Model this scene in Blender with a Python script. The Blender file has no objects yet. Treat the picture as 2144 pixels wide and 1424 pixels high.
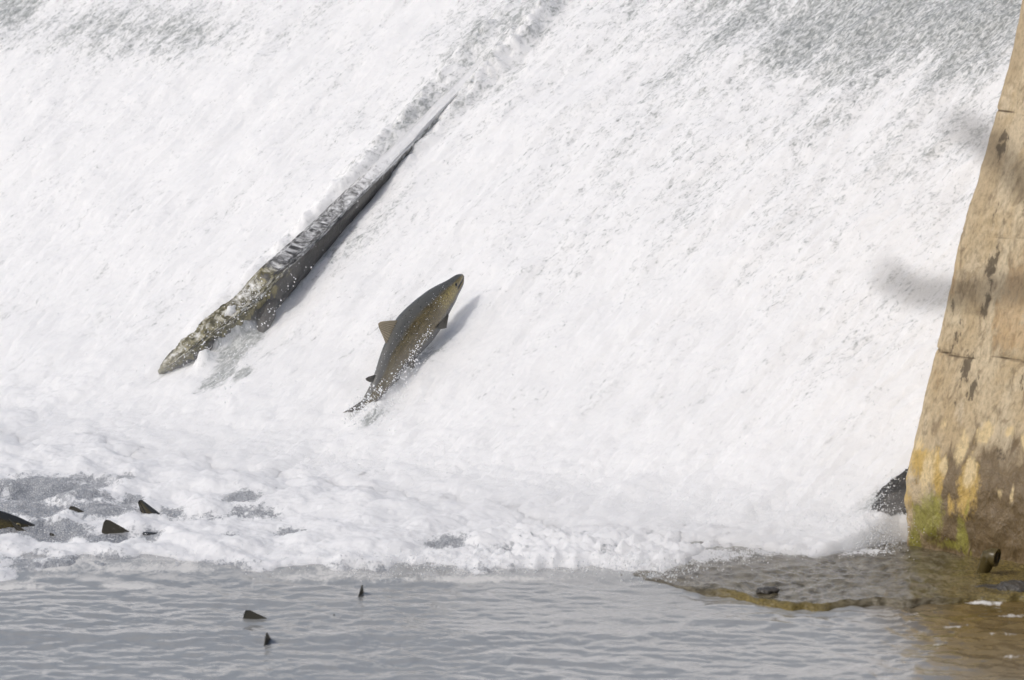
import bpy, math, random
import numpy as np
from mathutils import Vector, Matrix

R = math.radians
random.seed(7)
rng = np.random.default_rng(11)
sc = bpy.context.scene
col = sc.collection

# ------------------------------------------------------------------ camera
PITCH, DIST, LENS = R(9.0), 25.0, 200.0
SP, CP = math.sin(PITCH), math.cos(PITCH)
FWD = np.array([0, CP, -SP]); UPV = np.array([0, SP, CP]); RGT = np.array([1.0, 0, 0])
AIM = np.array([0, 0, 0.487])
CAM = AIM - DIST * FWD
PXK = 36.0 / LENS / 2144.0
cd = bpy.data.cameras.new('camera')
cd.lens = LENS; cd.sensor_width = 36.0; cd.clip_start = 0.1; cd.clip_end = 5000
cam = bpy.data.objects.new('camera', cd); col.objects.link(cam)
cam.location = CAM; cam.rotation_euler = (math.pi / 2 - PITCH, 0, 0)
cd.dof.use_dof = True; cd.dof.focus_distance = DIST - 0.1; cd.dof.aperture_fstop = 4.5
sc.camera = cam

# ------------------------------------------------------------------ light
SUN = Vector((-0.57, -0.41, 0.71)).normalized()
w = bpy.data.worlds.new('World'); sc.world = w; w.use_nodes = True
nt = w.node_tree; nt.nodes.clear()
sky = nt.nodes.new('ShaderNodeTexSky'); sky.sky_type = 'NISHITA'; sky.sun_disc = False
sky.sun_elevation = math.asin(SUN.z); sky.sun_rotation = math.atan2(SUN.x, SUN.y)
sky.air_density = 1.0; sky.dust_density = 3.5; sky.ozone_density = 0.4
bg = nt.nodes.new('ShaderNodeBackground'); bg.inputs[1].default_value = 0.15
wo = nt.nodes.new('ShaderNodeOutputWorld')
nt.links.new(sky.outputs[0], bg.inputs[0]); nt.links.new(bg.outputs[0], wo.inputs[0])
ld = bpy.data.lights.new('sun', 'SUN'); ld.energy = 2.2; ld.angle = R(0.53); ld.color = (1.0, 0.99, 0.972)
lo = bpy.data.objects.new('sun', ld); col.objects.link(lo)
lo.rotation_euler = SUN.to_track_quat('Z', 'Y').to_euler(); lo.location = SUN * 40
sc.view_settings.view_transform = 'Standard'; sc.view_settings.look = 'None'
sc.view_settings.exposure = -0.63; sc.view_settings.gamma = 1.0; sc.view_settings.use_curve_mapping = False
sc.render.engine = 'CYCLES'
sc.cycles.max_bounces = 12; sc.cycles.volume_bounces = 8; sc.cycles.transparent_max_bounces = 6
sc.cycles.caustics_reflective = False; sc.cycles.caustics_refractive = False

# ------------------------------------------------------------------ noise
def _h(ix, iy, seed):
    n = (ix.astype(np.int64) * 374761393 + iy.astype(np.int64) * 668265263 + seed * 1442695041) & 0xFFFFFFFF
    n = ((n ^ (n >> 13)) * 1274126177) & 0xFFFFFFFF
    n = ((n ^ (n >> 16)) * 2246822519) & 0xFFFFFFFF
    return ((n ^ (n >> 15)) & 0xFFFFFF) / float(0x1000000)
def perlin(x, y, seed=0):
    x = np.asarray(x, float); y = np.asarray(y, float)
    x0 = np.floor(x); y0 = np.floor(y); fx = x - x0; fy = y - y0
    u = fx * fx * fx * (fx * (fx * 6 - 15) + 10); v = fy * fy * fy * (fy * (fy * 6 - 15) + 10)
    def g(dx, dy):
        a = _h(x0 + dx, y0 + dy, seed) * 2 * math.pi
        return np.cos(a) * (fx - dx) + np.sin(a) * (fy - dy)
    a, b, c, d = g(0, 0), g(1, 0), g(0, 1), g(1, 1)
    return 1.5 * ((a * (1 - u) + b * u) * (1 - v) + (c * (1 - u) + d * u) * v)
def fbm(x, y, o=4, seed=0, gain=0.5, lac=2.03):
    s = 0; a = 1.0; f = 1.0; t = 0
    for i in range(o):
        s = s + a * perlin(x * f + 17.3 * i, y * f - 9.1 * i, seed + i); t += a; a *= gain; f *= lac
    return s / t
def billow(x, y, o=3, seed=0, gain=0.5):
    s = 0; a = 1.0; f = 1.0; t = 0
    for i in range(o):
        n = perlin(x * f + 5.7 * i, y * f + 3.9 * i, seed + i)
        s = s + a * np.sqrt(n * n + 0.004); t += a; a *= gain; f *= 2.07
    return s / t
def ss(a, b, x):
    t = np.clip((x - a) / (b - a), 0, 1); return t * t * (3 - 2 * t)

# ------------------------------------------------------------------ geometry of the place
AZ, SL = R(40.0), R(28.0)
ET = np.array([math.cos(AZ), -math.sin(AZ), 0]); EB = np.array([math.sin(AZ), math.cos(AZ), 0])
EZ = np.array([0, 0, 1.0])
EW = EB * math.cos(SL) + EZ * math.sin(SL); EN = -EB * math.sin(SL) + EZ * math.cos(SL)
FOOT = np.array([0, -1.196, 0.0])
W_CREST = 3.95
def ray(px, py):
    return FWD + (px - 1072) * PXK * RGT + (712 - py) * PXK * UPV
def hit(px, py, P, N):
    d = ray(px, py); return CAM + d * (np.dot(P - CAM, N) / np.dot(d, N))
def on_water(px, py, z=0.0): return hit(px, py, np.array([0, 0, z]), EZ)
def on_weir(px, py, h=0.0): return hit(px, py, FOOT + EN * h, EN)
def tw(P): d = np.asarray(P) - FOOT; return np.dot(d, ET), np.dot(d, EW)
def tw_px(px, py): return tw(on_weir(px, py))
def project(P):
    d = np.asarray(P) - CAM; z = d @ FWD
    return 1072 + (d @ RGT) / z / PXK, 712 - (d @ UPV) / z / PXK

# ------------------------------------------------------------------ scene helpers
def tag(o, label=None, cat=None, group=None, kind=None):
    if label: o['label'] = label
    if cat: o['category'] = cat
    if group: o['group'] = group
    if kind: o['kind'] = kind
    return o
def empty(name, loc):
    o = bpy.data.objects.new(name, None); o.empty_display_size = 0.1; o.location = loc; col.objects.link(o); return o
def mesh_obj(name, V, F, mat, parent=None, attrs=None, smooth=True, origin=None):
    """V (n,3), F (m,k) numpy int array or list of such arrays (k = 3 or 4)."""
    V = np.asarray(V, np.float32)
    if origin is not None: V = V - np.asarray(origin, np.float32)
    Fs = F if isinstance(F, list) else [F]
    me = bpy.data.meshes.new(name)
    me.vertices.add(len(V)); me.vertices.foreach_set('co', V.ravel())
    idx = np.concatenate([np.asarray(f, np.int32).ravel() for f in Fs])
    tot = np.concatenate([np.full(len(f), np.asarray(f).shape[1], np.int32) for f in Fs])
    st = np.concatenate([[0], np.cumsum(tot)[:-1]]).astype(np.int32)
    me.loops.add(len(idx)); me.loops.foreach_set('vertex_index', idx)
    me.polygons.add(len(tot)); me.polygons.foreach_set('loop_start', st); me.polygons.foreach_set('loop_total', tot)
    me.polygons.foreach_set('use_smooth', np.full(len(tot), smooth, bool))
    me.update(calc_edges=True); me.validate()
    if attrs:
        for k, a in attrs.items():
            a = np.asarray(a, np.float32)
            if a.ndim == 1:
                at = me.attributes.new(k, 'FLOAT', 'POINT'); at.data.foreach_set('value', a)
            else:
                at = me.attributes.new(k, 'FLOAT_VECTOR', 'POINT'); at.data.foreach_set('vector', a.ravel())
    me.materials.append(mat)
    o = bpy.data.objects.new(name, me); col.objects.link(o)
    if parent: o.parent = parent
    if origin is not None: o.location = origin
    return o
def grid_faces(nu, nv, keep=None, wrap_v=False):
    i, j = np.meshgrid(np.arange(nu - 1), np.arange(nv if wrap_v else nv - 1), indexing='ij')
    j2 = (j + 1) % nv
    f = np.stack([i * nv + j, (i + 1) * nv + j, (i + 1) * nv + j2, i * nv + j2], -1).reshape(-1, 4)
    if keep is not None:
        k = keep.ravel(); f = f[k[f].all(1)]
    return f
def axis(lo, hi, step, olo, ohi, grow=1.35):
    a = list(np.arange(lo, hi + 1e-9, step)); s = step; x = a[-1]
    while x < ohi: s = min(s * grow, 4.0); x += s; a.append(x)
    s = step; x = a[0]; b = []
    while x > olo: s = min(s * grow, 4.0); x -= s; b.append(x)
    return np.array(b[::-1] + a)

# ------------------------------------------------------------------ materials
class NT:
    def __init__(s, name):
        s.m = bpy.data.materials.new(name); s.m.use_nodes = True; s.t = s.m.node_tree; s.t.nodes.clear()
        s.out = s.n('ShaderNodeOutputMaterial')
    def n(s, typ, **kw):
        x = s.t.nodes.new(typ)
        for k, v in kw.items(): setattr(x, k, v)
        return x
    def l(s, a, b): s.t.links.new(a, b)
    def put(s, sock, v):
        if hasattr(v, 'links') or hasattr(v, 'is_linked'): s.l(v, sock)
        else: sock.default_value = v
    def attr(s, name, vec=False):
        a = s.n('ShaderNodeAttribute', attribute_name=name); return a.outputs['Vector'] if vec else a.outputs['Fac']
    def mp(s, vec, scale=(1, 1, 1), loc=(0, 0, 0)):
        m = s.n('ShaderNodeMapping'); s.l(vec, m.inputs['Vector']); m.inputs['Scale'].default_value = scale
        m.inputs['Location'].default_value = loc; return m.outputs[0]
    def noise(s, vec, scale=5, detail=4, rough=0.55, dist=0.0):
        x = s.n('ShaderNodeTexNoise'); s.l(vec, x.inputs['Vector']); x.inputs['Scale'].default_value = scale
        x.inputs['Detail'].default_value = detail; x.inputs['Roughness'].default_value = rough
        x.inputs['Distortion'].default_value = dist; return x.outputs['Fac']
    def voro(s, vec, scale=5, feature='F1', rand=1.0):
        x = s.n('ShaderNodeTexVoronoi', feature=feature); s.l(vec, x.inputs['Vector'])
        x.inputs['Scale'].default_value = scale; x.inputs['Randomness'].default_value = rand; return x
    def math(s, op, a, b=0.0, c=0.0, clamp=False):
        x = s.n('ShaderNodeMath', operation=op, use_clamp=clamp)
        s.put(x.inputs[0], a); s.put(x.inputs[1], b); s.put(x.inputs[2], c); return x.outputs[0]
    def ramp(s, fac, lo, hi, a=0.0, b=1.0, smooth=True):
        x = s.n('ShaderNodeMapRange', interpolation_type='SMOOTHSTEP' if smooth else 'LINEAR')
        s.put(x.inputs[0], fac); s.put(x.inputs[1], lo); s.put(x.inputs[2], hi); s.put(x.inputs[3], a); s.put(x.inputs[4], b)
        return x.outputs[0]
    def mix(s, f, a, b, blend='MIX'):
        x = s.n('ShaderNodeMix', data_type='RGBA', blend_type=blend)
        s.put(x.inputs[0], f); s.put(x.inputs[6], a); s.put(x.inputs[7], b); return x.outputs[2]
    def bump(s, h, dist=0.01, strength=1.0, normal=None):
        x = s.n('ShaderNodeBump'); x.inputs['Distance'].default_value = dist; x.inputs['Strength'].default_value = strength
        s.l(h, x.inputs['Height'])
        if normal is not None: s.l(normal, x.inputs['Normal'])
        return x.outputs[0]
    def pbr(s, color, rough=0.5, normal=None, **kw):
        p = s.n('ShaderNodeBsdfPrincipled'); s.put(p.inputs['Base Color'], color); s.put(p.inputs['Roughness'], rough)
        if normal is not None: s.l(normal, p.inputs['Normal'])
        for k, v in kw.items(): s.put(p.inputs[k], v)
        return p.outputs[0]
    def mixs(s, f, a, b):
        x = s.n('ShaderNodeMixShader'); s.put(x.inputs[0], f); s.l(a, x.inputs[1]); s.l(b, x.inputs[2]); return x.outputs[0]
    def done(s, sh): s.l(sh, s.out.inputs['Surface']); return s.m
def rgb(r, g, b): return (r, g, b, 1.0)

FOAM = rgb(0.890, 0.892, 0.890)

def mat_falls():
    m = NT('falling_water'); fl = m.attr('flow', True); thin = m.attr('thin')
    n1 = m.noise(m.mp(fl, (32, 16, 1)), 1, 5, 0.62, 0.9)
    n2 = m.noise(m.mp(fl, (90, 54, 1), (3, 7, 0)), 1, 4, 0.65, 0.6)
    n3 = m.noise(m.mp(fl, (7.0, 1.6, 1), (9, 2, 0)), 1, 4, 0.55, 0.4)
    v = m.math('ADD', m.math('MULTIPLY', n1, 0.62), m.math('MULTIPLY', n2, 0.38))
    v = m.math('ADD', v, m.math('MULTIPLY', m.math('SUBTRACT', n3, 0.5), 0.34))
    v = m.math('ADD', v, m.math('MULTIPLY', thin, 0.34))
    clear = m.ramp(v, 0.535, 0.77, 0.0, 0.92)
    hb = m.math('ADD', n1, m.math('MULTIPLY', n2, 0.5))
    nb = m.bump(hb, 0.010, 0.42)
    foam = m.pbr(FOAM, 0.7, nb, **{'Specular IOR Level': 0.2, 'Subsurface Weight': 0.9, 'Subsurface Radius': (1, 1, 1), 'Subsurface Scale': 0.08})
    n4 = m.noise(m.mp(fl, (64, 26, 1), (1, 3, 0)), 1, 4, 0.6, 0.7)
    nb2 = m.bump(m.math('ADD', n4, n2), 0.010, 0.6)
    wc = m.mix(m.ramp(n4, 0.35, 0.7), rgb(0.27, 0.29, 0.28), rgb(0.78, 0.79, 0.78))
    water = m.pbr(wc, 0.12, nb2, IOR=1.33)
    return m.done(m.mixs(clear, foam, water))

def mat_foam():
    m = NT('river_foam'); fl = m.attr('flow', True); gap = m.attr('gap')
    n1 = m.noise(m.mp(fl, (30, 12, 30)), 1, 5, 0.6, 0.6)
    n2 = m.noise(m.mp(fl, (90, 40, 90)), 1, 4, 0.6, 0.4)
    vo = m.voro(m.mp(fl, (150, 60, 150)), 1.0).outputs['Distance']
    v = m.math('ADD', m.math('ADD', gap, m.math('MULTIPLY', m.math('SUBTRACT', n1, 0.5), 1.3)), m.math('MULTIPLY', m.math('SUBTRACT', n2, 0.5), 0.7))
    clear = m.ramp(v, 0.36, 0.72)
    clear = m.math('MULTIPLY', clear, m.ramp(vo, 0.10, 0.5, 0.55, 1.0))
    nb = m.bump(m.math('ADD', n1, m.math('MULTIPLY', n2, 0.4)), 0.006, 0.5)
    foam = m.pbr(FOAM, 0.75, nb, **{'Specular IOR Level': 0.2, 'Subsurface Weight': 0.9, 'Subsurface Radius': (1, 1, 1), 'Subsurface Scale': 0.08})
    wn = m.bump(m.math('ADD', n2, vo), 0.008, 0.5)
    water = m.pbr(m.mix(n1, rgb(0.17, 0.18, 0.19), rgb(0.48, 0.49, 0.51)), 0.10, wn, IOR=1.33)
    return m.done(m.mixs(clear, foam, water))

def mat_pool():
    m = NT('pool_water'); fl = m.attr('flow', True); fo = m.attr('foam'); mud_reflection = m.attr('mud_reflection')
    n1 = m.noise(m.mp(fl, (16, 6, 1)), 1, 5, 0.6, 0.7)
    n2 = m.noise(m.mp(fl, (60, 22, 1)), 1, 4, 0.6, 0.5)
    v = m.math('ADD', fo, m.math('ADD', m.math('MULTIPLY', m.math('SUBTRACT', n1, 0.5), 0.9), m.math('MULTIPLY', m.math('SUBTRACT', n2, 0.5), 0.5)))
    f = m.ramp(v, 0.55, 0.85)
    nb = m.bump(m.noise(m.mp(fl, (9, 5, 1)), 1, 4, 0.5, 0.6), 0.02, 0.35)
    nb = m.bump(n2, 0.004, 0.3, nb)
    wc = m.mix(mud_reflection, rgb(0.36, 0.365, 0.36), rgb(0.135, 0.092, 0.028))  # second colour carries the pier's reflection as a brown gold tint
    water = m.pbr(wc, 0.06, nb, IOR=1.33)
    foam = m.pbr(rgb(0.74, 0.73, 0.70), 0.8)
    return m.done(m.mixs(f, water, foam))

def mat_apron():
    m = NT('wet_apron'); fl = m.attr('flow', True); fo = m.attr('foam'); moss = m.attr('moss')
    n1 = m.noise(m.mp(fl, (26, 10, 26)), 1, 5, 0.65, 0.6)
    n2 = m.noise(m.mp(fl, (80, 34, 80)), 1, 4, 0.6, 0.4)
    base = m.mix(m.ramp(n1, 0.35, 0.65), rgb(0.075, 0.062, 0.038), rgb(0.21, 0.185, 0.13))
    mo = m.mix(m.ramp(n2, 0.35, 0.65), rgb(0.10, 0.075, 0.018), rgb(0.25, 0.19, 0.055))
    c = m.mix(moss, base, mo)
    nb = m.bump(m.math('ADD', n1, m.math('MULTIPLY', n2, 0.5)), 0.02, 0.3)
    wet = m.pbr(c, 0.12, nb, IOR=1.33)
    foam = m.pbr(rgb(0.80, 0.80, 0.80), 0.7, nb)
    v = m.math('ADD', fo, m.math('ADD', m.math('MULTIPLY', m.math('SUBTRACT', n1, 0.5), 1.0), m.math('MULTIPLY', m.math('SUBTRACT', n2, 0.5), 0.8)))
    return m.done(m.mixs(m.ramp(v, 0.5, 0.72), wet, foam))

def mat_concrete():
    m = NT('stained_concrete'); fl = m.attr('flow', True)
    n1 = m.noise(m.mp(fl, (5, 3, 5)), 1, 6, 0.62, 0.4)
    n2 = m.noise(m.mp(fl, (24, 11, 24), (4, 1, 0)), 1, 5, 0.65, 0.6)
    n3 = m.noise(m.mp(fl, (70, 34, 70)), 1, 5, 0.7)
    c = m.mix(m.ramp(n1, 0.35, 0.66), rgb(0.56, 0.43, 0.255), rgb(0.72, 0.60, 0.41))
    c = m.mix(m.math('MULTIPLY', m.ramp(n2, 0.47, 0.66), 0.7), c, rgb(0.27, 0.20, 0.12))
    def lay(c, name, colr, lo=0.22, hi=0.78, k1=0.7, k2=0.5, amt=1.0):
        v = m.math('ADD', m.attr(name), m.math('ADD', m.math('MULTIPLY', m.math('SUBTRACT', n2, 0.5), k1 * 2), m.math('MULTIPLY', m.math('SUBTRACT', n3, 0.5), k2 * 2)))
        return m.mix(m.math('MULTIPLY', m.ramp(v, lo, hi), amt), c, colr)
    c = lay(c, 'smooth', rgb(0.56, 0.44, 0.28), amt=0.8)
    c = lay(c, 'orange', rgb(0.58, 0.39, 0.20), amt=0.55)
    c = lay(c, 'cream', rgb(0.70, 0.58, 0.40), amt=0.9)
    c = lay(c, 'brown', rgb(0.15, 0.10, 0.045), amt=0.85)
    c = lay(c, 'ochre', rgb(0.66, 0.45, 0.13), amt=0.9)
    c = lay(c, 'pale', rgb(0.80, 0.63, 0.35), amt=0.95)
    c = lay(c, 'green', rgb(0.36, 0.34, 0.07), amt=0.85)
    c = lay(c, 'lichen', rgb(0.11, 0.085, 0.055), 0.45, 0.62, 0.75, 0.6, amt=0.85)
    c = m.mix(m.ramp(m.attr('crack'), 0.3, 0.9), c, rgb(0.12, 0.085, 0.05))
    c = m.mix(m.ramp(n3, 0.3, 0.6), m.mix(0.36, c, rgb(0.08, 0.06, 0.04)), c)
    nb = m.bump(m.math('ADD', n2, m.math('MULTIPLY', n3, 0.5)), 0.022, 0.75)
    r = m.ramp(m.attr('wet'), 0.2, 0.8, 0.85, 0.25)
    return m.done(m.pbr(c, r, nb))

def mat_rock():
    m = NT('wet_dark_stone'); tc = m.n('ShaderNodeTexCoord').outputs['Object']
    n1 = m.noise(tc, 9, 6, 0.65); n2 = m.noise(tc, 45, 4, 0.6)
    c = m.mix(n1, rgb(0.025, 0.023, 0.020), rgb(0.12, 0.11, 0.095))
    return m.done(m.pbr(c, 0.28, m.bump(m.math('ADD', n1, m.math('MULTIPLY', n2, 0.4)), 0.03, 0.9)))

def mat_log():
    m = NT('weathered_wood'); fl = m.attr('flow', True); moss = m.attr('moss'); wash = m.attr('wash')
    n1 = m.noise(m.mp(fl, (40, 3.0, 40)), 1, 5, 0.6, 0.3)
    n2 = m.noise(m.mp(fl, (60, 30, 60)), 1, 5, 0.65, 0.5)
    n3 = m.noise(m.mp(fl, (48, 24, 48), (5, 1, 2)), 1, 5, 0.62, 0.5)
    c = m.mix(m.ramp(n1, 0.3, 0.7), rgb(0.045, 0.043, 0.040), rgb(0.15, 0.145, 0.135))
    mo = m.mix(m.ramp(n2, 0.38, 0.62), rgb(0.055, 0.048, 0.014), rgb(0.27, 0.24, 0.12))
    v = m.math('ADD', moss, m.math('MULTIPLY', m.math('SUBTRACT', n2, 0.5), 2.0))
    c = m.mix(m.ramp(v, 0.35, 0.65), c, mo)
    nb = m.bump(m.math('ADD', n1, n2), 0.012, 0.8)
    wood = m.pbr(c, 0.32, nb)
    foam = m.pbr(FOAM, 0.6, nb)
    f = m.math('ADD', wash, m.math('ADD', m.math('MULTIPLY', m.math('SUBTRACT', n3, 0.5), 1.2), m.math('MULTIPLY', m.math('SUBTRACT', n2, 0.5), 1.8)))
    return m.done(m.mixs(m.ramp(f, 0.25, 1.0), wood, foam))

def mat_fish(name, dark=1.0):
    m = NT(name); fl = m.attr('body', True); sep = m.n('ShaderNodeSeparateXYZ'); m.l(fl, sep.inputs[0])
    s_, v_, a_ = sep.outputs[0], sep.outputs[1], sep.outputs[2]     # along, dorsal(+1)..ventral(-1), around
    cb = m.n('ShaderNodeCombineXYZ'); m.l(s_, cb.inputs[0]); m.l(a_, cb.inputs[1])
    sc1 = m.voro(m.mp(cb.outputs[0], (95, 26, 1)), 1.0, rand=0.75)
    n1 = m.noise(m.mp(cb.outputs[0], (14, 5, 1)), 1, 4, 0.6)
    n2 = m.noise(m.mp(cb.outputs[0], (120, 40, 1)), 1, 3, 0.65)
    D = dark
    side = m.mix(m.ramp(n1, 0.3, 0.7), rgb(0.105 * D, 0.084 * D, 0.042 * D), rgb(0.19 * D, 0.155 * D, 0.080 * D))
    gold = m.math('MULTIPLY', m.ramp(n2, 0.50, 0.62), m.ramp(s_, 0.62, 0.08, 0.25, 1.0))
    side = m.mix(gold, side, rgb(0.52 * D, 0.39 * D, 0.12 * D))
    side = m.mix(m.ramp(sc1.outputs['Distance'], 0.35, 0.75, 0, 0.5), side, rgb(0.05 * D, 0.04 * D, 0.02 * D))
    spots = m.voro(m.mp(cb.outputs[0], (34, 9, 1), (2, 5, 0)), 1.0).outputs['Distance']
    side = m.mix(m.ramp(m.noise(m.mp(cb.outputs[0], (30, 8, 1), (7, 1, 0)), 1, 4, 0.65), 0.45, 0.7, 0, 0.6), side, rgb(0.055 * D, 0.045 * D, 0.022 * D))
    back = m.mix(n1, rgb(0.10 * D, 0.10 * D, 0.092 * D), rgb(0.15 * D, 0.15 * D, 0.138 * D))  # dark back, with grey sky sheen mixed into its colour
    vv = m.math('ADD', v_, m.math('MULTIPLY', m.math('SUBTRACT', n1, 0.5), 0.25))
    c = m.mix(m.ramp(vv, 0.44, 0.66), side, back)
    c = m.mix(m.ramp(vv, -0.40, -0.72), c, rgb(0.10 * D, 0.10 * D, 0.10 * D))  # belly darkened, its shade is put into the colour
    head = m.mix(m.ramp(n2, 0.4, 0.65), rgb(0.13 * D, 0.10 * D, 0.042 * D), rgb(0.33 * D, 0.27 * D, 0.10 * D))
    c = m.mix(m.math('MULTIPLY', m.ramp(spots, 0.26, 0.16), m.ramp(vv, 0.1, 0.5, 0, 0.75)), c, rgb(0.03, 0.03, 0.026))
    ck = m.math('MULTIPLY', m.math('MULTIPLY', m.ramp(s_, 0.10, 0.15), m.ramp(s_, 0.36, 0.27)), m.math('MULTIPLY', m.ramp(vv, -0.55, -0.15), m.ramp(vv, 0.5, 0.2)))
    n5 = m.noise(m.mp(cb.outputs[0], (70, 22, 1), (3, 1, 0)), 1, 3, 0.6)
    hm = m.math('MULTIPLY', m.ramp(s_, 0.245, 0.215), m.ramp(vv, 0.55, 0.35))
    c = m.mix(m.math('MULTIPLY', hm, m.ramp(vv, -0.7, -0.35)), c, head)
    c = m.mix(m.math('MULTIPLY', ck, m.ramp(n5, 0.42, 0.62, 0.05, 0.95)), c, rgb(0.50 * D, 0.40 * D, 0.13 * D))
    c = m.mix(m.ramp(m.attr('mark'), 0.2, 0.8), c, rgb(0.018, 0.016, 0.014))
    nb = m.bump(sc1.outputs['Distance'], 0.002, 0.5)
    return m.done(m.pbr(c, 0.27, nb, Metallic=0.12, **{'Coat Weight': 0.35, 'Coat Roughness': 0.12}))

def mat_fin(name, a, b):
    m = NT(name); fl = m.attr('ray', True)
    w_ = m.n('ShaderNodeTexWave', wave_type='BANDS', bands_direction='X'); m.l(fl, w_.inputs['Vector'])
    w_.inputs['Scale'].default_value = 3.4; w_.inputs['Distortion'].default_value = 0.4
    n = m.noise(m.mp(fl, (6, 9, 1)), 1, 4)
    c = m.mix(w_.outputs['Fac'], a, b); c = m.mix(m.ramp(n, 0.5, 0.75, 0, 0.6), c, a)
    p = m.pbr(c, 0.35, m.bump(w_.outputs['Fac'], 0.002, 0.5))
    tr = m.n('ShaderNodeBsdfTranslucent'); m.l(c, tr.inputs[0])
    return m.done(m.mixs(0.35, p, tr.outputs[0]))

def mat_flat(name, c, rough=0.4, **kw):
    m = NT(name); tc = m.n('ShaderNodeTexCoord').outputs['Object']; n = m.noise(tc, 60, 4, 0.6)
    cc = m.mix(n, tuple(x * 0.6 for x in c[:3]) + (1,), tuple(min(1, x * 1.4) for x in c[:3]) + (1,))
    return m.done(m.pbr(cc, rough, **kw))

M_falls, M_foam, M_pool, M_apron = mat_falls(), mat_foam(), mat_pool(), mat_apron()
M_conc, M_rock, M_log = mat_concrete(), mat_rock(), mat_log()
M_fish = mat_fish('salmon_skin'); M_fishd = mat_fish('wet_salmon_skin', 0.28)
M_fin = mat_fin('dorsal_fin_membrane', rgb(0.42, 0.35, 0.24), rgb(0.74, 0.65, 0.49))
M_find = mat_fin('dark_fin_membrane', rgb(0.09, 0.085, 0.068), rgb(0.19, 0.175, 0.135))
M_eye = mat_flat('eye_ring', rgb(0.20, 0.17, 0.08), 0.15); M_pupil = mat_flat('eye_pupil', rgb(0.008, 0.008, 0.008), 0.05)
m_ = NT('water_droplets'); M_drop = m_.done(m_.pbr(rgb(0.90, 0.91, 0.92), 0.12, IOR=1.33))
m_ = NT('splash_water'); M_splash = m_.done(m_.pbr(rgb(0.86, 0.87, 0.88), 0.3, IOR=1.33))
M_bark = mat_flat('twig_bark', rgb(0.075, 0.062, 0.05), 0.8)
M_rust = mat_flat('algae_covered_iron', rgb(0.085, 0.065, 0.022), 0.3)
M_bore_shade = mat_flat('bore_shade', rgb(0.012, 0.010, 0.006), 0.5)
M_bank = mat_flat('bank_earth', rgb(0.10, 0.085, 0.05), 0.9)

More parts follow.
